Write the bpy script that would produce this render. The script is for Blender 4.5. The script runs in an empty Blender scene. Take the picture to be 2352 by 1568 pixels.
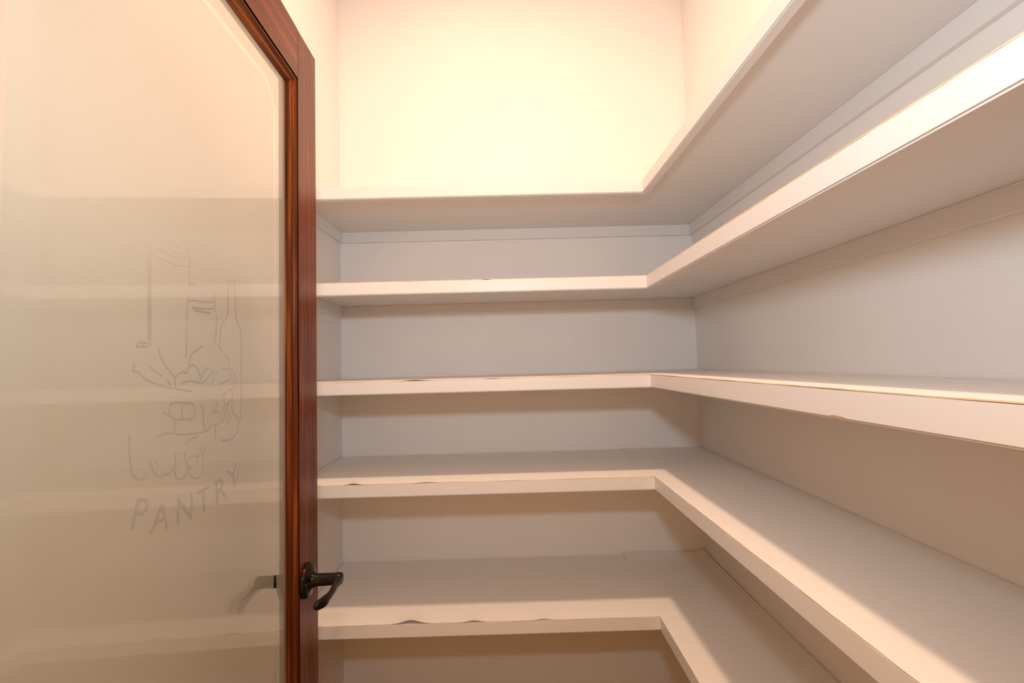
import bpy, bmesh, math, random
from mathutils import Vector, Matrix

# ------------------------------------------------------------------ camera, light, exposure
SC = bpy.context.scene
COL = SC.collection
EYE = 1.36                                   # camera height above the pantry floor
cd = bpy.data.cameras.new('camera')
cd.sensor_width = 36.0
cd.lens = 1045.0 / 2352.0 * 36.0
cd.clip_start = 0.01
cam = bpy.data.objects.new('camera', cd)
COL.objects.link(cam)
R_, U_, F_ = (Vector((0.99964784, -0.00543964, -0.02597304)), Vector((0.02568211, -0.04805337, 0.99851455)),
              Vector((0.00667965, 0.99882996, 0.04789675)))
m = Matrix((R_, U_, -F_)).transposed().to_4x4()
m.translation = Vector((0, 0, EYE))
cam.matrix_world = m
SC.camera = cam

vs = SC.view_settings
vs.view_transform = 'Standard'
vs.look = 'None'
vs.gamma = 1.0
vs.use_curve_mapping = False
vs.exposure = 0.16

w = bpy.data.worlds.new('world')
SC.world = w
w.use_nodes = True
w.node_tree.nodes['Background'].inputs[0].default_value = (1.000, 0.520, 0.200, 1)
w.node_tree.nodes['Background'].inputs[1].default_value = 1.12    # warm fill added for bounced light and the unseen kitchen behind the camera

LAMP_W, LAMP_COL = 15.6, (1.0, 0.67, 0.45)
FLASH_W, FLASH_COL = 5.9, (0.74, 0.91, 1.03)


LAMP_AT = (-0.01, 0.66, 3.19)
l = bpy.data.lights.new('pantry_lamp', 'AREA')                 # round downlight in the pantry ceiling
l.energy, l.color, l.shape, l.size, l.spread = LAMP_W, LAMP_COL, 'DISK', 0.14, math.radians(140)
lamp = bpy.data.objects.new('pantry_lamp', l)
COL.objects.link(lamp)
lamp.location = LAMP_AT
l = bpy.data.lights.new('camera_flash', 'AREA')                # the photographer's flash, above the lens
l.energy, l.color, l.shape, l.size = FLASH_W, FLASH_COL, 'DISK', 0.09
flash = bpy.data.objects.new('camera_flash', l)
COL.objects.link(flash)
flash.location = (0.0, -0.05, EYE + 0.27)
flash.rotation_euler = (math.radians(90 + 22), 0, 0)

# ------------------------------------------------------------------ helpers


def obj(name, bm, mats, parent=None, smooth=False, structure=False, label=None):
    me = bpy.data.meshes.new(name)
    bm.normal_update()
    bm.to_mesh(me)
    bm.free()
    if not isinstance(mats, (list, tuple)):
        mats = [mats]
    for x in mats:
        me.materials.append(x)
    if smooth:
        for p in me.polygons:
            p.use_smooth = True
    o = bpy.data.objects.new(name, me)
    COL.objects.link(o)
    if parent:
        o.parent = parent
    if structure:
        o['kind'] = 'structure'
    if label:
        o['label'] = label
    return o


def box(bm, a, b, bevel=0.0, mat=0):
    r = bmesh.ops.create_cube(bm, size=1.0)
    vs_ = r['verts']
    for v in vs_:
        v.co = Vector([(a[i] + b[i]) / 2 + v.co[i] * (b[i] - a[i]) for i in range(3)])
    fs = set(f for v in vs_ for f in v.link_faces)
    for f in fs:
        f.material_index = mat
    if bevel:
        es = list(set(e for v in vs_ for e in v.link_edges))
        bmesh.ops.bevel(bm, geom=es, offset=bevel, segments=2, profile=0.5, affect='EDGES')
    return bm


def boxobj(name, a, b, mat, parent=None, bevel=0.0, structure=False, label=None):
    return obj(name, box(bmesh.new(), a, b, bevel), mat, parent, False, structure, label)


def prism(bm, pts, y0, y1):
    """closed outline in x,z extruded from y0 to y1"""
    A = [bm.verts.new((x, y0, z)) for x, z in pts]
    B = [bm.verts.new((x, y1, z)) for x, z in pts]
    n = len(pts)
    bm.faces.new(A)
    bm.faces.new(B[::-1])
    for i in range(n):
        bm.faces.new((A[i], B[i], B[(i + 1) % n], A[(i + 1) % n]))
    return bm


def lathe(bm, prof, axis_o, axis_d, seg=40):
    """profile [(dist along axis, radius)] turned about an axis"""
    d = Vector(axis_d).normalized()
    a = d.orthogonal().normalized()
    b = d.cross(a)
    rings = []
    for s, r in prof:
        c = Vector(axis_o) + d * s
        if r < 1e-6:
            rings.append([bm.verts.new(c)])
        else:
            rings.append([bm.verts.new(c + (a * math.cos(t) + b * math.sin(t)) * r)
                          for t in (2 * math.pi * i / seg for i in range(seg))])
    for p, q in zip(rings, rings[1:]):
        for i in range(seg):
            j = (i + 1) % seg
            if len(p) == 1 and len(q) == 1:
                continue
            if len(p) == 1:
                bm.faces.new((p[0], q[i], q[j]))
            elif len(q) == 1:
                bm.faces.new((p[i], q[0], p[j]))
            else:
                bm.faces.new((p[i], q[i], q[j], p[j]))
    bmesh.ops.recalc_face_normals(bm, faces=bm.faces[:])
    return bm


def loft(bm, secs, seg=24):
    """elliptical sections [(centre, u vector, v vector)] skinned into one tube with rounded ends"""
    rings = []
    for c, u, v in secs:
        rings.append([bm.verts.new(Vector(c) + Vector(u) * math.cos(t) + Vector(v) * math.sin(t))
                      for t in (2 * math.pi * i / seg for i in range(seg))])
    for p, q in zip(rings, rings[1:]):
        for i in range(seg):
            j = (i + 1) % seg
            bm.faces.new((p[i], q[i], q[j], p[j]))
    bm.faces.new(rings[0][::-1])
    bm.faces.new(rings[-1])
    bmesh.ops.recalc_face_normals(bm, faces=bm.faces[:])
    return bm


def thing(name, label, cat, loc=(0, 0, 0), group=None):
    o = bpy.data.objects.new(name, None)
    COL.objects.link(o)
    o.empty_display_size = 0.05
    o.location = loc
    o['label'] = label
    o['category'] = cat
    if group:
        o['group'] = group
    return o


def tag(o, label, cat, group=None):
    o['label'] = label
    o['category'] = cat
    if group:
        o['group'] = group
    return o


# ------------------------------------------------------------------ materials
def new_mat(name):
    mt = bpy.data.materials.new(name)
    mt.use_nodes = True
    nt = mt.node_tree
    return mt, nt, nt.nodes['Principled BSDF'], nt.nodes, nt.links


def coords(nt, scale=(1, 1, 1), kind='Object'):
    tc = nt.nodes.new('ShaderNodeTexCoord')
    mp = nt.nodes.new('ShaderNodeMapping')
    mp.inputs['Scale'].default_value = scale
    nt.links.new(tc.outputs[kind], mp.inputs[0])
    return mp.outputs[0]


def noise(nt, vec, scale, detail=4, rough=0.5):
    n = nt.nodes.new('ShaderNodeTexNoise')
    n.inputs['Scale'].default_value = scale
    n.inputs['Detail'].default_value = detail
    n.inputs['Roughness'].default_value = rough
    nt.links.new(vec, n.inputs['Vector'])
    return n.outputs['Fac']


def ramp(nt, fac, stops):
    r = nt.nodes.new('ShaderNodeValToRGB')
    els = r.color_ramp.elements
    while len(els) < len(stops):
        els.new(0.5)
    for e, (p, c) in zip(els, stops):
        e.position = p
        e.color = (*c, 1)
    nt.links.new(fac, r.inputs[0])
    return r.outputs[0]


def bump(nt, bs, h, strength, dist):
    b = nt.nodes.new('ShaderNodeBump')
    b.inputs['Strength'].default_value = strength
    b.inputs['Distance'].default_value = dist
    nt.links.new(h, b.inputs['Height'])
    nt.links.new(b.outputs[0], bs.inputs['Normal'])


def paint(name, col, rough=0.55, bscale=260.0, bs_=0.25, bd=0.0006, stretch=(1, 1, 0.45), spec=0.4):
    mt, nt, p, N, L = new_mat(name)
    v = coords(nt, stretch)
    f = noise(nt, v, bscale, 3, 0.55)
    lo = tuple(c * 0.965 for c in col)
    L.new(ramp(nt, noise(nt, coords(nt), 3.0, 3), [(0.3, lo), (0.7, col)]), p.inputs['Base Color'])
    p.inputs['Roughness'].default_value = rough
    p.inputs['Specular IOR Level'].default_value = spec
    bump(nt, p, f, bs_, bd)
    return mt


WALL = paint('wall_paint', (0.88, 0.84, 0.81), 0.7, 330, 0.45, 0.0007)
CEIL = paint('ceiling_paint', (0.87, 0.83, 0.79), 0.8, 120, 0.5, 0.001, (1, 1, 1))
SHELF = paint('shelf_paint', (0.81, 0.775, 0.75), 0.42, 180, 0.06, 0.0004, (1, 1, 1), 0.5)


def liner_mat(name, axis):
    mt, nt, p, N, L = new_mat(name)
    p.inputs['Base Color'].default_value = (0.88, 0.84, 0.80, 1)
    p.inputs['Roughness'].default_value = 0.5
    tc = N.new('ShaderNodeTexCoord')
    sx = N.new('ShaderNodeSeparateXYZ')
    L.new(tc.outputs['Object'], sx.inputs[0])
    mu = N.new('ShaderNodeMath')
    mu.operation = 'MULTIPLY'
    mu.inputs[1].default_value = 2 * math.pi / 0.0036
    L.new(sx.outputs[axis], mu.inputs[0])
    si = N.new('ShaderNodeMath')
    si.operation = 'SINE'
    L.new(mu.outputs[0], si.inputs[0])
    bump(nt, p, si.outputs[0], 0.22, 0.0004)
    return mt


LINER_R = liner_mat('liner_ribs_across', 'Y')
LINER_B = liner_mat('liner_ribs_along', 'X')
LINER_EDGE = paint('liner_edge_warm_shade', (0.86, 0.60, 0.36), 0.6, 300, 0.2, 0.0003, (1, 1, 1))  # tan edge: warm contact shade under the liner put into its colour

CHIP = paint('bare_wood', (0.62, 0.36, 0.20), 0.7, 300, 0.2, 0.0003, (1, 1, 1))


def wood(name, axis, dark=(0.045, 0.007, 0.002), mid=(0.128, 0.022, 0.004), light=(0.29, 0.062, 0.010), rough=0.27):
    mt, nt, p, N, L = new_mat(name)
    sc = [60.0, 60.0, 60.0]
    sc[axis] = 1.6
    v = coords(nt, sc)
    a = noise(nt, v, 1.0, 6, 0.6)
    sc2 = [260.0, 260.0, 260.0]
    sc2[axis] = 6.0
    b = noise(nt, coords(nt, sc2), 1.0, 3, 0.5)
    mx = N.new('ShaderNodeMath')
    mx.operation = 'MULTIPLY_ADD'
    mx.inputs[1].default_value = 0.35
    L.new(b, mx.inputs[0])
    sb = N.new('ShaderNodeMath')
    sb.operation = 'MULTIPLY'
    sb.inputs[1].default_value = 0.65
    L.new(a, sb.inputs[0])
    L.new(sb.outputs[0], mx.inputs[2])
    L.new(ramp(nt, mx.outputs[0], [(0.36, dark), (0.52, mid), (0.68, light)]), p.inputs['Base Color'])
    p.inputs['Roughness'].default_value = rough
    p.inputs['Specular IOR Level'].default_value = 0.32
    p.inputs['Specular Tint'].default_value = (1.0, 0.52, 0.27, 1)   # amber sheen: warm lamplight put into the reflection colour
    bump(nt, p, mx.outputs[0], 0.08, 0.0004)
    return mt


WOOD_V = wood('stained_wood_upright', 2)
WOOD_H = wood('stained_wood_across', 0)
MOULD_V = wood('stained_moulding_upright', 2, (0.016, 0.004, 0.002), (0.10, 0.022, 0.006), (0.40, 0.10, 0.020), 0.30)
MOULD_H = wood('stained_moulding_across', 0, (0.016, 0.004, 0.002), (0.10, 0.022, 0.006), (0.40, 0.10, 0.020), 0.30)


def floor_mat(name, c0, c1):
    mt, nt, p, N, L = new_mat(name)
    v = coords(nt)
    L.new(ramp(nt, noise(nt, v, 5.0, 5), [(0.3, c0), (0.7, c1)]), p.inputs['Base Color'])
    p.inputs['Roughness'].default_value = 0.45
    return mt


FLOOR = floor_mat('pantry_floor', (0.11, 0.045, 0.018), (0.17, 0.075, 0.03))
KITCHEN_FLOOR = floor_mat('kitchen_floor', (0.70, 0.62, 0.52), (0.78, 0.70, 0.60))


def bronze():
    mt, nt, p, N, L = new_mat('oil_rubbed_bronze')
    v = coords(nt)
    L.new(ramp(nt, noise(nt, v, 60.0, 3), [(0.35, (0.006, 0.004, 0.003)), (0.7, (0.016, 0.009, 0.005))]), p.inputs['Base Color'])
    p.inputs['Roughness'].default_value = 0.15
    p.inputs['Specular IOR Level'].default_value = 0.2
    return mt


BRONZE = bronze()


def clear_glass():
    mt, nt, p, N, L = new_mat('clear_glass')
    N.remove(p)
    out = N['Material Output']
    fr = N.new('ShaderNodeFresnel')
    ge = N.new('ShaderNodeNewGeometry')
    io = N.new('ShaderNodeMapRange')                 # the Fresnel node flips its index on back faces: hand it the flipped one
    io.inputs['To Min'].default_value = 1.5
    io.inputs['To Max'].default_value = 1.0 / 1.5
    L.new(ge.outputs['Backfacing'], io.inputs['Value'])
    L.new(io.outputs[0], fr.inputs['IOR'])
    gl = N.new('ShaderNodeBsdfGlossy')
    gl.inputs['Roughness'].default_value = 0.03
    tr = N.new('ShaderNodeBsdfTransparent')
    tr.inputs['Color'].default_value = (0.985, 0.99, 0.975, 1)
    mx = N.new('ShaderNodeMixShader')
    L.new(fr.outputs[0], mx.inputs[0])
    L.new(tr.outputs[0], mx.inputs[1])
    L.new(gl.outputs[0], mx.inputs[2])
    L.new(mx.outputs[0], out.inputs[0])
    return mt


def frost():
    mt, nt, p, N, L = new_mat('etched_frost')
    N.remove(p)
    out = N['Material Output']
    v = coords(nt)
    col = ramp(nt, noise(nt, v, 2.5, 3), [(0.3, (0.83, 0.80, 0.70)), (0.7, (0.87, 0.84, 0.75))])
    df = N.new('ShaderNodeBsdfDiffuse')
    tl = N.new('ShaderNodeBsdfTranslucent')
    L.new(col, df.inputs[0])
    L.new(col, tl.inputs[0])
    m1 = N.new('ShaderNodeMixShader')
    m1.inputs[0].default_value = FROST_TRANSLUCENT
    L.new(df.outputs[0], m1.inputs[1])
    L.new(tl.outputs[0], m1.inputs[2])
    tr = N.new('ShaderNodeBsdfTransparent')
    m2 = N.new('ShaderNodeMixShader')
    m2.inputs[0].default_value = FROST_CLEAR
    L.new(m1.outputs[0], m2.inputs[1])
    L.new(tr.outputs[0], m2.inputs[2])
    L.new(m2.outputs[0], out.inputs[0])
    return mt


FROST_TRANSLUCENT, FROST_CLEAR = 0.52, 0.42
GLASS = clear_glass()
FROST = frost()


def lamp_mat():
    mt, nt, p, N, L = new_mat('porcelain')
    p.inputs['Base Color'].default_value = (0.85, 0.84, 0.80, 1)
    p.inputs['Roughness'].default_value = 0.25
    return mt


PORCELAIN = lamp_mat()

# ------------------------------------------------------------------ the room
XL, XR, YB, YF = -0.6147, 0.6889, 1.67, 0.17      # inner faces: left, right, back, front
FW = 0.05                                          # outer face of the front wall
CZ = 3.22
T = 0.11
DX0, DX1, DH = -0.400, 0.372, 2.055                # doorway in the front wall
boxobj('floor', (XL - T, FW, -0.1), (XR + T, YB + T, 0.0), FLOOR, structure=True)
boxobj('floor', (-2.2, -2.6, -0.1), (2.2, FW, 0.0), KITCHEN_FLOOR, structure=True)
boxobj('ceiling', (XL - T, FW, CZ), (XR + T, YB + T, CZ + 0.1), CEIL, structure=True)
boxobj('wall_back', (XL - T, YB, 0), (XR + T, YB + T, CZ), WALL, structure=True)
boxobj('wall_left', (XL - T, FW, 0), (XL, YB, CZ), WALL, structure=True)
boxobj('wall_right', (XR, FW, 0), (XR + T, YB, CZ), WALL, structure=True)
bm = bmesh.new()
for a, b in (((XL, FW, 0), (DX0, YF, CZ)), ((DX1, FW, 0), (XR, YF, CZ)), ((DX0, FW, DH), (DX1, YF, CZ))):
    box(bm, a, b)
obj('wall_front', bm, WALL, structure=True)

# ------------------------------------------------------------------ L-shaped shelves
YFR, XIN = 1.2705, 0.3915                          # front faces of the back run and of the right run
FH, FT, BT = 0.0351, 0.019, 0.014                  # fascia height and thickness, board thickness
YEND = YF                                          # the right run ends at the front wall
LEVELS = [0.5111, 0.2366, -0.0420, -0.3233, -0.6997]
NAMES = ['topmost white L-shaped pantry shelf under the bright bare upper wall',
         'second white L-shaped pantry shelf from the top, seen from below',
         'white L-shaped pantry shelf in the middle, its top just at eye level',
         'fourth white L-shaped pantry shelf from the top with wide ribbed run at right',
         'lowest white L-shaped pantry shelf, over the dark space at the bottom']


CHIPS = {2: [(0.548, 0.026, 0.0022)], 3: [(0.752, 0.010, 0.0016), (0.722, 0.007, 0.0012)]}


def make_shelf(k, z):
    t = thing('corner_shelf', NAMES[k], 'shelf', (0, 0, EYE + z), 'L-shaped pantry shelves')
    # boards (top flush with the fascia top)
    boxobj('shelf_board', (XL, YFR + FT, -BT), (XR, YB, 0), SHELF, t, 0.0008)
    boxobj('shelf_board', (XIN + FT, YEND, -BT), (XR, YFR + FT, 0), SHELF, t, 0.0008)
    # fascias, mitred at the inner corner
    bm = bmesh.new()
    for pts in ([(XL, YFR), (XIN, YFR), (XIN + FT, YFR + FT), (XL, YFR + FT)],):
        A = [bm.verts.new((x, y, -FH)) for x, y in pts]
        B = [bm.verts.new((x, y, 0.0)) for x, y in pts]
        bm.faces.new(A[::-1]); bm.faces.new(B)
        for i in range(4):
            bm.faces.new((A[i], A[(i + 1) % 4], B[(i + 1) % 4], B[i]))
    bmesh.ops.bevel(bm, geom=[e for e in bm.edges if abs(e.verts[0].co.y - e.verts[1].co.y) < 1e-6 and e.verts[0].co.y < YFR + 1e-4
                              and abs(e.verts[0].co.z - e.verts[1].co.z) < 1e-6 and e.verts[0].co.z < -0.01], offset=0.0025, segments=2, affect='EDGES')
    obj('fascia', bm, SHELF, t)
    bm = bmesh.new()
    pts = [(XIN, YEND), (XIN + FT, YEND), (XIN + FT, YFR + FT), (XIN, YFR)]
    A = [bm.verts.new((x, y, -FH)) for x, y in pts]
    B = [bm.verts.new((x, y, 0.0)) for x, y in pts]
    bm.faces.new(A[::-1]); bm.faces.new(B)
    for i in range(4):
        bm.faces.new((A[i], A[(i + 1) % 4], B[(i + 1) % 4], B[i]))
    bmesh.ops.bevel(bm, geom=[e for e in bm.edges if abs(e.verts[0].co.x - XIN) < 1e-6 and abs(e.verts[1].co.x - XIN) < 1e-6
                              and abs(e.verts[0].co.z - e.verts[1].co.z) < 1e-6 and e.verts[0].co.z < -0.01], offset=0.0025, segments=2, affect='EDGES')
    obj('fascia', bm, SHELF, t)
    # places where the paint has chipped off the lower front edge of the right run
    for yc, ln, hh in CHIPS.get(k, ()):
        rc = random.Random(int(yc * 1000))
        bm = bmesh.new()
        n = 9
        lo = [(yc - ln / 2 + ln * i / n, -FH + 0.0028) for i in range(n + 1)]
        up_ = [(y, z + hh * (0.25 + 0.75 * math.sin(math.pi * i / n)) * rc.uniform(0.6, 1.1)) for i, (y, z) in enumerate(lo)]
        rows = [[bm.verts.new((XIN + dx, y, z)) for y, z in r] for r in (lo, up_) for dx in (-0.0002, 0.0002)]
        for r0, r1 in ((rows[0], rows[2]), (rows[2], rows[3]), (rows[3], rows[1]), (rows[1], rows[0])):
            for i in range(n):
                bm.faces.new((r0[i], r0[i + 1], r1[i + 1], r1[i]))
        bmesh.ops.recalc_face_normals(bm, faces=bm.faces[:])
        obj('paint_chip', bm, CHIP, t, label='bare wood where the white paint has chipped off')
    # wall cleats under the boards
    c0, c1, ct = -BT - 0.039, -BT, 0.012
    boxobj('cleat', (XL, YB - ct, c0), (XR, YB, c1), SHELF, t, 0.001)
    boxobj('cleat', (XR - ct, YEND, c0), (XR, YB - ct, c1), SHELF, t, 0.001)
    boxobj('cleat', (XL, YFR + FT, c0), (XL + ct, YB - ct, c1), SHELF, t, 0.001)
    return t


for k, z in enumerate(LEVELS):
    make_shelf(k, z)

# ------------------------------------------------------------------ ribbed shelf liners, two to a shelf (back run, right run)
LT = 0.0016
POS = ['second shelf from the top', 'middle shelf at eye level', 'fourth shelf from the top', 'lowest shelf']
# bulges of the front edge on the back run: (x, half width, lift)
BULGE = [[(-0.060, 0.018, 0.0025)],
         [(-0.265, 0.045, 0.0022), (-0.05, 0.03, 0.001)],
         [(-0.437, 0.026, 0.0040), (-0.24, 0.035, 0.0018)],
         [(-0.285, 0.050, 0.0110), (-0.115, 0.035, 0.0050), (0.075, 0.030, 0.0030)]]


def gauss(x, c, h):
    return math.exp(-((x - c) / (h * 0.62)) ** 2)


def sheet(name, xs, ys, fz, top, front):
    """thin sheet over a grid; front(i,j) tells which border gets the tan shaded edge"""
    bm = bmesh.new()
    up = [[bm.verts.new((*top(x, y), fz(x, y) + LT)) for y in ys] for x in xs]
    dn = [[bm.verts.new((*top(x, y), fz(x, y) + 0.0001)) for y in ys] for x in xs]
    nx, ny = len(xs), len(ys)
    for i in range(nx - 1):
        for j in range(ny - 1):
            bm.faces.new((up[i][j], up[i + 1][j], up[i + 1][j + 1], up[i][j + 1]))
            bm.faces.new((dn[i][j + 1], dn[i + 1][j + 1], dn[i + 1][j], dn[i][j]))
    for i in range(nx - 1):
        f = bm.faces.new((dn[i][0], dn[i + 1][0], up[i + 1][0], up[i][0])); f.material_index = 1
        f = bm.faces.new((up[i][-1], up[i + 1][-1], dn[i + 1][-1], dn[i][-1])); f.material_index = 1
    for j in range(ny - 1):
        f = bm.faces.new((up[0][j], up[0][j + 1], dn[0][j + 1], dn[0][j])); f.material_index = 1
        f = bm.faces.new((dn[-1][j], dn[-1][j + 1], up[-1][j + 1], up[-1][j])); f.material_index = 1
    return bm


def lin(a, b, n):
    return [a + (b - a) * i / (n - 1) for i in range(n)]


for k in range(4):
    z = EYE + LEVELS[k + 1]
    rnd = random.Random(11 + k)
    ph = [rnd.uniform(0, 6.28) for _ in range(6)]
    bl = BULGE[k]

    def fz_b(x, y, bl=bl, ph=ph):
        d = max(0.0, 1 - (y - YFR) / 0.075)
        s = sum(l * gauss(x, c, h) for c, h, l in bl)
        s += 0.0003 * (1 + math.sin(x * 31 + ph[0])) * 0.5
        return s * d * d

    def top_b(x, y, ph=ph):
        if y < YFR + 0.002:
            return (x, y + 0.0006 * math.sin(x * 43 + ph[1]) + 0.0004 * math.sin(x * 117 + ph[2]))
        return (x, y)

    ys = lin(YFR + 0.0005, YFR + 0.08, 9) + lin(YFR + 0.12, YB - 0.004, 5)
    bm = sheet('shelf_liner', lin(XL + 0.003, XIN + 0.001, 120), ys, fz_b, top_b, None)
    o = obj('shelf_liner', bm, [LINER_B, LINER_EDGE], smooth=False)
    o.location = (0, 0, z)
    tag(o, 'ribbed white shelf liner on the back run of the ' + POS[k], 'shelf liner', 'shelf liners on the back run')

    def fz_r(x, y, k=k, ph=ph):
        d = max(0.0, 1 - (x - XIN) / 0.05)
        s = 0.0004 * (1 + math.sin(y * 23 + ph[3])) * 0.5 + 0.0002 * (1 + math.sin(y * 71 + ph[4])) * 0.5
        s *= d
        # the end in the back corner curls up a little
        c = max(0.0, (y - (YB - 0.07)) / 0.07)
        s += (0.0085 if k == 3 else 0.0015) * c * c
        e = max(0.0, (x - (XR - 0.05)) / 0.05)
        s += (0.0060 if k == 3 else 0.001) * e * e * max(0.0, (y - 1.3) / 0.37)
        return s

    def top_r(x, y, ph=ph):
        if x < XIN + 0.002:
            return (x + 0.0002 * math.sin(y * 37 + ph[5]) + 0.0002 * math.sin(y * 131 + ph[1]), y)
        return (x, y)

    xs = lin(XIN + 0.0003, XIN + 0.055, 7) + lin(XIN + 0.1, XR - 0.05, 4) + lin(XR - 0.035, XR - 0.003, 4)
    bm = sheet('shelf_liner', xs, lin(YEND + 0.003, YB - 0.08, 150) + lin(YB - 0.07, YB - 0.003, 10), fz_r, top_r, None)
    o = obj('shelf_liner', bm, [LINER_R, LINER_EDGE], smooth=False)
    o.location = (0, 0, z + 0.0002)
    tag(o, 'ribbed white shelf liner on the right-hand run of the ' + POS[k], 'shelf liner', 'shelf liners on the right-hand run')

# ------------------------------------------------------------------ the open door: x from its free edge to the hinge, y out of its inner face
PHI = 0.0406657
door = bpy.data.objects.new('door_1', None)
COL.objects.link(door)
door['kind'] = 'structure'
door['label'] = 'open dark-stained wooden pantry door with a frosted glass pane'
door.matrix_world = Matrix(((math.sin(PHI), math.cos(PHI), 0, -0.40777), (-math.cos(PHI), math.sin(PHI), 0, 0.967),
                            (0, 0, 1, 0), (0, 0, 0, 1)))
DW, DT, DB, DTOP = 0.760, 0.035, 0.012, EYE + 0.6743
SW, MW = 0.0915, 0.0155                            # stile width, moulding width
GD = 0.014                                         # the glass lies this deep
RAIL_T, RAIL_B = EYE + 0.5736, 0.235               # lower edge of the top rail, upper edge of the bottom rail
EB = 0.0015
boxobj('stile', (0, -DT, DB), (SW, 0, DTOP), WOOD_V, door, EB)
boxobj('stile', (DW - SW, -DT, DB), (DW, 0, DTOP), WOOD_V, door, EB)
boxobj('rail', (SW, -DT, RAIL_T), (DW - SW, 0, DTOP), WOOD_H, door, 0.0005)
boxobj('rail', (SW, -DT, DB), (DW - SW, 0, RAIL_B), WOOD_H, door, 0.0005)
# sticking: profile (distance in from the stile, depth), swept along each side with mitred ends
PROF = [(0, 0), (0, -0.0045), (0.0022, -0.0045), (0.0024, -0.0015), (0.0040, -0.0006), (0.0062, -0.0012), (0.0080, -0.0034),
        (0.0088, -0.0058), (0.0100, -0.0058), (0.0104, -0.0075), (0.0130, -0.0086), (0.0150, -0.0110), (0.0155, -GD),
        (0.0155, -GD - 0.006), (0, -GD - 0.006)]
x0, x1, z0, z1 = SW, DW - SW, RAIL_B, RAIL_T


def moulding(a, b, inward, mat, back):
    a, b, inw = Vector(a), Vector(b), Vector(inward)
    d = (b - a).normalized()
    bm = bmesh.new()
    ra, rb = [], []
    for s, y in PROF:
        yy = y if not back else -DT - y
        if back and y <= -GD:
            yy = -DT + (DT - GD - 0.006)
        ra.append(bm.verts.new(a + inw * s + d * s + Vector((0, yy, 0))))
        rb.append(bm.verts.new(b + inw * s - d * s + Vector((0, yy, 0))))
    n = len(PROF)
    for i in range(n):
        j = (i + 1) % n
        bm.faces.new((ra[i], ra[j], rb[j], rb[i]))
    bm.faces.new(ra)
    bm.faces.new(rb[::-1])
    bmesh.ops.remove_doubles(bm, verts=bm.verts[:], dist=1e-6)
    bmesh.ops.recalc_face_normals(bm, faces=bm.faces[:])
    return obj('moulding', bm, mat, door)


for back in (False, True):
    moulding((x0, 0, z0), (x0, 0, z1), (1, 0, 0), MOULD_V, back)
    moulding((x1, 0, z0), (x1, 0, z1), (-1, 0, 0), MOULD_V, back)
    moulding((x0, 0, z1), (x1, 0, z1), (0, 0, -1), MOULD_H, back)
    moulding((x0, 0, z0), (x1, 0, z0), (0, 0, 1), MOULD_H, back)

# glass pane with its etched layer: border line, picture and lettering are left clear
gx0, gx1, gz0, gz1 = SW + MW - 0.004, DW - SW - MW + 0.004, RAIL_B + MW - 0.004, RAIL_T - MW + 0.004
pane = boxobj('glass_pane', (gx0, -GD - 0.0040, gz0), (gx1, -GD, gz1), GLASS, door)
SX0, SX1, SZ0, SZ1 = 0.148, 0.760 - 0.148, RAIL_B + 0.058, EYE + 0.517
CX, CZ_, HW = 0.031, 0.038, 0.0049


def border(off):
    """border line outline moved outwards by off"""
    k = off * 0.45
    a, b, c, d = SX0 - off, SX1 + off, SZ0 - off, SZ1 + off
    return [(a, c + CZ_ + k), (a, d - CZ_ - k), (a + CX + k, d), (b - CX - k, d), (b, d - CZ_ - k), (b, c + CZ_ + k),
            (b - CX - k, c), (a + CX + k, c)]


YA, YC = -GD - 0.0043, -GD - 0.0047
bm = bmesh.new()
outer = [(gx0 + 0.0005, gz0 + 0.0005), (gx0 + 0.0005, gz1 - 0.0005), (gx1 - 0.0005, gz1 - 0.0005), (gx1 - 0.0005, gz0 + 0.0005)]
inner = border(HW)
vo = [bm.verts.new((x, YC, z)) for x, z in outer]
vi = [bm.verts.new((x, YC, z)) for x, z in inner]
for f in ((vo[0], vi[0], vi[1], vo[1]), (vo[1], vi[1], vi[2]), (vo[1], vi[2], vi[3], vo[2]), (vo[2], vi[3], vi[4]),
          (vo[2], vi[4], vi[5], vo[3]), (vo[3], vi[5], vi[6]), (vo[3], vi[6], vi[7], vo[0]), (vo[0], vi[7], vi[0])):
    bm.faces.new(f)
obj('etched_margin', bm, FROST, pane)

from mathutils.geometry import delaunay_2d_cdt
pts2, polys = [], []                                 # outlines in the plane of the glass: the field first, then what is left clear


def poly(p):
    polys.append(list(range(len(pts2), len(pts2) + len(p))))
    pts2.extend(Vector(q) for q in p)


poly(border(-HW)[::-1])


def stroke(pts, w):
    P = [Vector((a * 1e-4, EYE + b * 1e-4)) for a, b in pts]
    if len(P) > 3:                                   # one round of corner cutting
        Q = [P[0]]
        for p, q in zip(P, P[1:]):
            Q += [p.lerp(q, 0.25), p.lerp(q, 0.75)]
        P = Q + [P[-1]]
    for p, q in zip(P, P[1:]):
        d = q - p
        if d.length < 1e-6:
            continue
        d.normalize()
        s = Vector((-d.y, d.x)) * w / 2
        e = d * w * 0.3
        poly([p - e + s, p - e - s, q + e - s, q + e + s])


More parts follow.
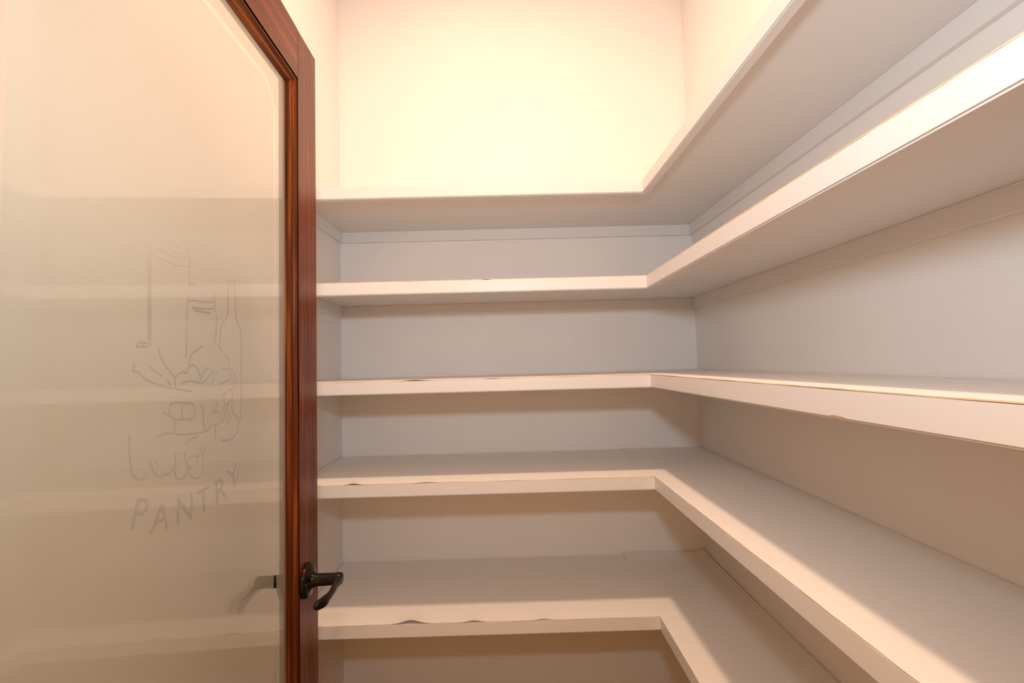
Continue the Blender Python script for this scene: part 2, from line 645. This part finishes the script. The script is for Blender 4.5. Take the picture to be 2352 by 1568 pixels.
ART = [[(4501,1521),(4483,379)],[(3807,1541),(3802,1132),(3686,1141)],[(4499,1531),(4398,1585),(4182,1598),(3947,1584),(3804,1524)],[(4498,1456),(4444,1445),(4260,1424),(4087,1417),(3945,1440),(3812,1494)],[(4490,1372),(4352,1330),(4185,1325),(3992,1324),(3810,1363)],[(4111,1460),(3978,1471),(3896,1519),(3946,1551),(4035,1561),(4285,1591)],[(3822,914),(3666,930),(3501,935),(3287,964)],[(3752,833),(3547,840),(3286,872)],[(3709,804),(3537,800),(3365,802)],[(3278,1095),(3260,826)],[(3822,948),(3846,793),(3851,575),(3849,347),(3855,186)],[(3225,787),(3223,552),(3292,376)],[(2941,830),(2945,1329),(2871,1365),(2754,1357),(2739,778),(2631,681),(2581,590),(2575,-729),(2636,-782),(2659,-884),(2706,-969),(2833,-1013),(2945,-1020),(3075,-986)],[(2941,830),(3002,753),(3119,641),(3110,466),(3169,326),(3074,291)],[(3031,255),(2920,174),(2919,39),(2770,-28),(2722,-174),(2746,-232),(2849,-272),(3048,-337),(3132,-362)],[(3083,28),(2919,26),(2862,-72),(2804,-125)],[(2884,-129),(3028,-162),(3134,-195)],[(2826,-287),(2803,-424),(2905,-448),(2949,-508),(2937,-598)],[(3037,-344),(3014,-534),(2970,-626),(3002,-666),(3108,-759)],[(2904,-589),(2903,-697),(2936,-782)],[(2803,-437),(2836,-538),(2801,-638),(2684,-730),(2636,-768)],[(3078,-577),(3014,-534),(2905,-448)],[(4670,288),(4459,296),(4473,340),(4640,337),(4658,307)],[(4570,306),(4558,326)],[(4336,300),(4320,189),(4241,97),(4139,-1),(4052,-73),(4050,-169)],[(4052,-73),(3990,-22),(3910,4),(3844,-25)],[(3844,-14),(3795,69),(3718,91),(3629,51),(3565,-60),(3564,-147),(3663,-148),(3767,-116),(3876,-123),(3948,-158)],[(3795,75),(3796,158),(3754,226),(3596,305),(3523,337)],[(4489,78),(4380,12),(4275,-46)],[(4616,2),(4545,-73),(4412,-122),(4222,-176),(4011,-209),(3740,-257)],[(4697,102),(4720,27),(4628,2)],[(4187,-111),(4134,-160)],[(3537,-89),(3492,3),(3407,43)],[(3527,-160),(3405,-82),(3289,12),(3278,-79),(3307,-169)],[(4144,-519),(4146,-384),(4063,-370),(3747,-408),(3694,-446),(3657,-614),(3862,-600),(4045,-583),(4121,-537)],[(4151,-524),(4254,-466)],[(3929,-414),(3919,-577)],[(4052,-588),(4050,-730)],[(4250,-716),(4134,-728),(3940,-784),(3733,-799),(3611,-807),(3436,-821),(3331,-754),(3181,-756)],[(4341,-752),(4250,-721)],[(3841,-914),(3758,-868),(3610,-852)],[(3588,-450),(3515,-463),(3493,-737),(3446,-808)],[(3204,-436),(3213,-527),(3303,-548),(3303,-584),(3182,-579)],[(3232,-761),(3230,-942)],[(4749,-663),(4746,-848),(4726,-981),(4718,-1065),(4645,-1152),(4558,-1179),(4495,-1142)],[(4458,-986),(4417,-1097),(4396,-1132),(4327,-1197),(4229,-1211),(4119,-1212),(4067,-1151)],[(4371,-989),(4329,-1058)],[(4039,-1000),(4037,-1121),(4044,-1219),(4035,-1263),(3973,-1321),(3885,-1332),(3812,-1252),(3813,-1154),(3864,-1083),(3873,-1000)],[(3804,-1227),(3720,-1224)],[(3796,-1250),(3778,-1320),(3735,-1353),(3640,-1393),(3551,-1387),(3515,-1304),(3507,-1237),(3508,-1110),(3462,-1061),(3453,-1005)],[(3806,-1112),(3738,-1092),(3696,-1090),(3616,-1123),(3608,-1102),(3554,-1073),(3564,-1008)],[(3607,-1181),(3608,-1113)],[(2596,-1396),(2644,-1516),(2691,-1668)]]
for i, s in enumerate(ART):
    wd = 0.0060 if i == 0 else (0.0036 if i in (8, 12) else 0.0024)
    stroke(s, wd)

# the word PANTRY on a shallow curve, read from this side (x runs right to left here)
WORD = [('P', 0.4640, -0.1680, 0.30), ('A', 0.4295, -0.1830, 0.14), ('N', 0.3860, -0.1872, 0.04), ('T', 0.3480, -0.1872, -0.04),
        ('R', 0.3090, -0.1830, -0.14), ('Y', 0.2740, -0.1720, -0.30)]
for ch, tx, bz, rot in WORD:
    cu = bpy.data.curves.new('letter', 'FONT')
    cu.body = ch
    cu.align_x = 'CENTER'
    cu.size = 0.0455
    cu.offset = 0.0003
    cu.resolution_u = 4
    to = bpy.data.objects.new('letter', cu)
    COL.objects.link(to)
    bpy.context.view_layer.update()
    me = bpy.data.meshes.new_from_object(to.evaluated_get(bpy.context.evaluated_depsgraph_get()))
    bpy.data.objects.remove(to)
    cr, sr = math.cos(rot), math.sin(rot)
    for f in me.polygons:
        q = [me.vertices[v].co for v in f.vertices]
        q = [(tx - cr * c.x - sr * c.y, EYE + bz - sr * c.x + cr * c.y) for c in q]
        a = sum(q[n][0] * q[(n + 1) % len(q)][1] - q[(n + 1) % len(q)][0] * q[n][1] for n in range(len(q)))
        poly(q if a > 0 else q[::-1])
    bpy.data.meshes.remove(me)


def area(f):
    return 0.5 * sum(pts2[f[m]].x * pts2[f[(m + 1) % len(f)]].y - pts2[f[(m + 1) % len(f)]].x * pts2[f[m]].y for m in range(len(f)))


polys = [f if area(f) > 0 else f[::-1] for f in polys if abs(area(f)) > 2e-8]   # counter-clockwise, slivers dropped
vs2, es2, fs2, _, _, ids = delaunay_2d_cdt(pts2, [], polys, 1, 1e-6, True)
bm = bmesh.new()
bv = [bm.verts.new((v.x, YC, v.y)) for v in vs2]
for f, own in zip(fs2, ids):
    if list(own) == [0]:                             # frosted where only the field itself lies
        bm.faces.new([bv[n] for n in f])
bmesh.ops.delete(bm, geom=[v for v in bm.verts if not v.link_faces], context='VERTS')
obj('etched_field', bm, FROST, pane, label='etched still life of jars, bottle and fruit above the word PANTRY')


# lever handles on both faces
def lever(back):
    s = -1.0 if back else 1.0
    f0 = -DT if back else 0.0
    cx, cz = 0.060, EYE - 0.410

    def P(x, o, z):
        return (x, f0 + s * o, z)
    bm = lathe(bmesh.new(), [(0, 0), (0, 0.0325), (0.003, 0.0325), (0.0065, 0.0310), (0.0085, 0.0280), (0.0095, 0.0230), (0.0120, 0.0170),
                             (0.0135, 0.0150), (0.0135, 0)], P(cx, 0, cz), (0, s, 0), 48)
    h = obj('lever_handle', bm, BRONZE, door, True, label='dark bronze lever handle with round rose')
    n1 = 0.047 if back else 0.0565
    bm = lathe(bmesh.new(), [(0.010, 0.0), (0.010, 0.0150), (0.0150, 0.0145), (0.0185, 0.0125), (0.0200, 0.0118), (0.0215, 0.0122), (0.0230, 0.0116),
                             (n1 - 0.004, 0.0112), (n1 + 0.009, 0.0118), (n1 + 0.012, 0.0095), (n1 + 0.012, 0.0)], P(cx, 0, cz), (0, s, 0), 36)
    obj('neck', bm, BRONZE, h, True)
    if back:
        path = [(0.052, n1 + 0.000), (0.064, n1 + 0.002), (0.085, n1 + 0.001), (0.118, n1 - 0.002), (0.142, n1 - 0.003), (0.154, n1 - 0.008), (0.160, n1 - 0.012)]
    else:
        path = [(0.052, 0.0570), (0.064, 0.0615), (0.089, 0.0645), (0.120, 0.0665), (0.143, 0.0640), (0.156, 0.0575), (0.163, 0.0535)]
    HH = [0.0105, 0.0110, 0.0090, 0.0080, 0.0095, 0.0085, 0.0030]
    TT = [0.0085, 0.0075, 0.0048, 0.0046, 0.0062, 0.0058, 0.0020]
    secs = []
    fine = []
    for i in range(len(path) - 1):                   # Catmull-Rom through the path
        p0 = path[max(i - 1, 0)]; p1 = path[i]; p2 = path[i + 1]; p3 = path[min(i + 2, len(path) - 1)]
        for q in range(4):
            t = q / 4
            c = [0.5 * (2 * p1[a] + (p2[a] - p0[a]) * t + (2 * p0[a] - 5 * p1[a] + 4 * p2[a] - p3[a]) * t * t
                        + (3 * p1[a] - p0[a] - 3 * p2[a] + p3[a]) * t ** 3) for a in (0, 1)]
            hh = HH[i] + (HH[i + 1] - HH[i]) * (t * t * (3 - 2 * t))
            tt = TT[i] + (TT[i + 1] - TT[i]) * (t * t * (3 - 2 * t))
            fine.append((c[0], c[1], hh, tt))
    fine.append((*path[-1], HH[-1], TT[-1]))
    for i, (x, o, hh, tt) in enumerate(fine):
        a, b = fine[max(i - 1, 0)], fine[min(i + 1, len(fine) - 1)]
        d = Vector((b[0] - a[0], b[1] - a[1])).normalized()
        nx, no = -d.y, d.x
        secs.append((P(x, o, cz - 0.001), (nx * tt, s * no * tt, 0), (0, 0, hh)))
    obj('lever', loft(bmesh.new(), secs), BRONZE, h, True)
    return h


lever(False)
lever(True)

# round downlight in the pantry ceiling, above the frame: what the warm light comes from
lp = thing('ceiling_light', 'round white downlight trim in the pantry ceiling', 'lamp', (LAMP_AT[0], LAMP_AT[1], CZ))
obj('trim_ring', lathe(bmesh.new(), [(0.0, 0.078), (0.0, 0.098), (0.006, 0.098), (0.014, 0.090), (0.014, 0.084), (0.0, 0.078)],
                       (0, 0, 0), (0, 0, -1), 48), PORCELAIN, lp, True)
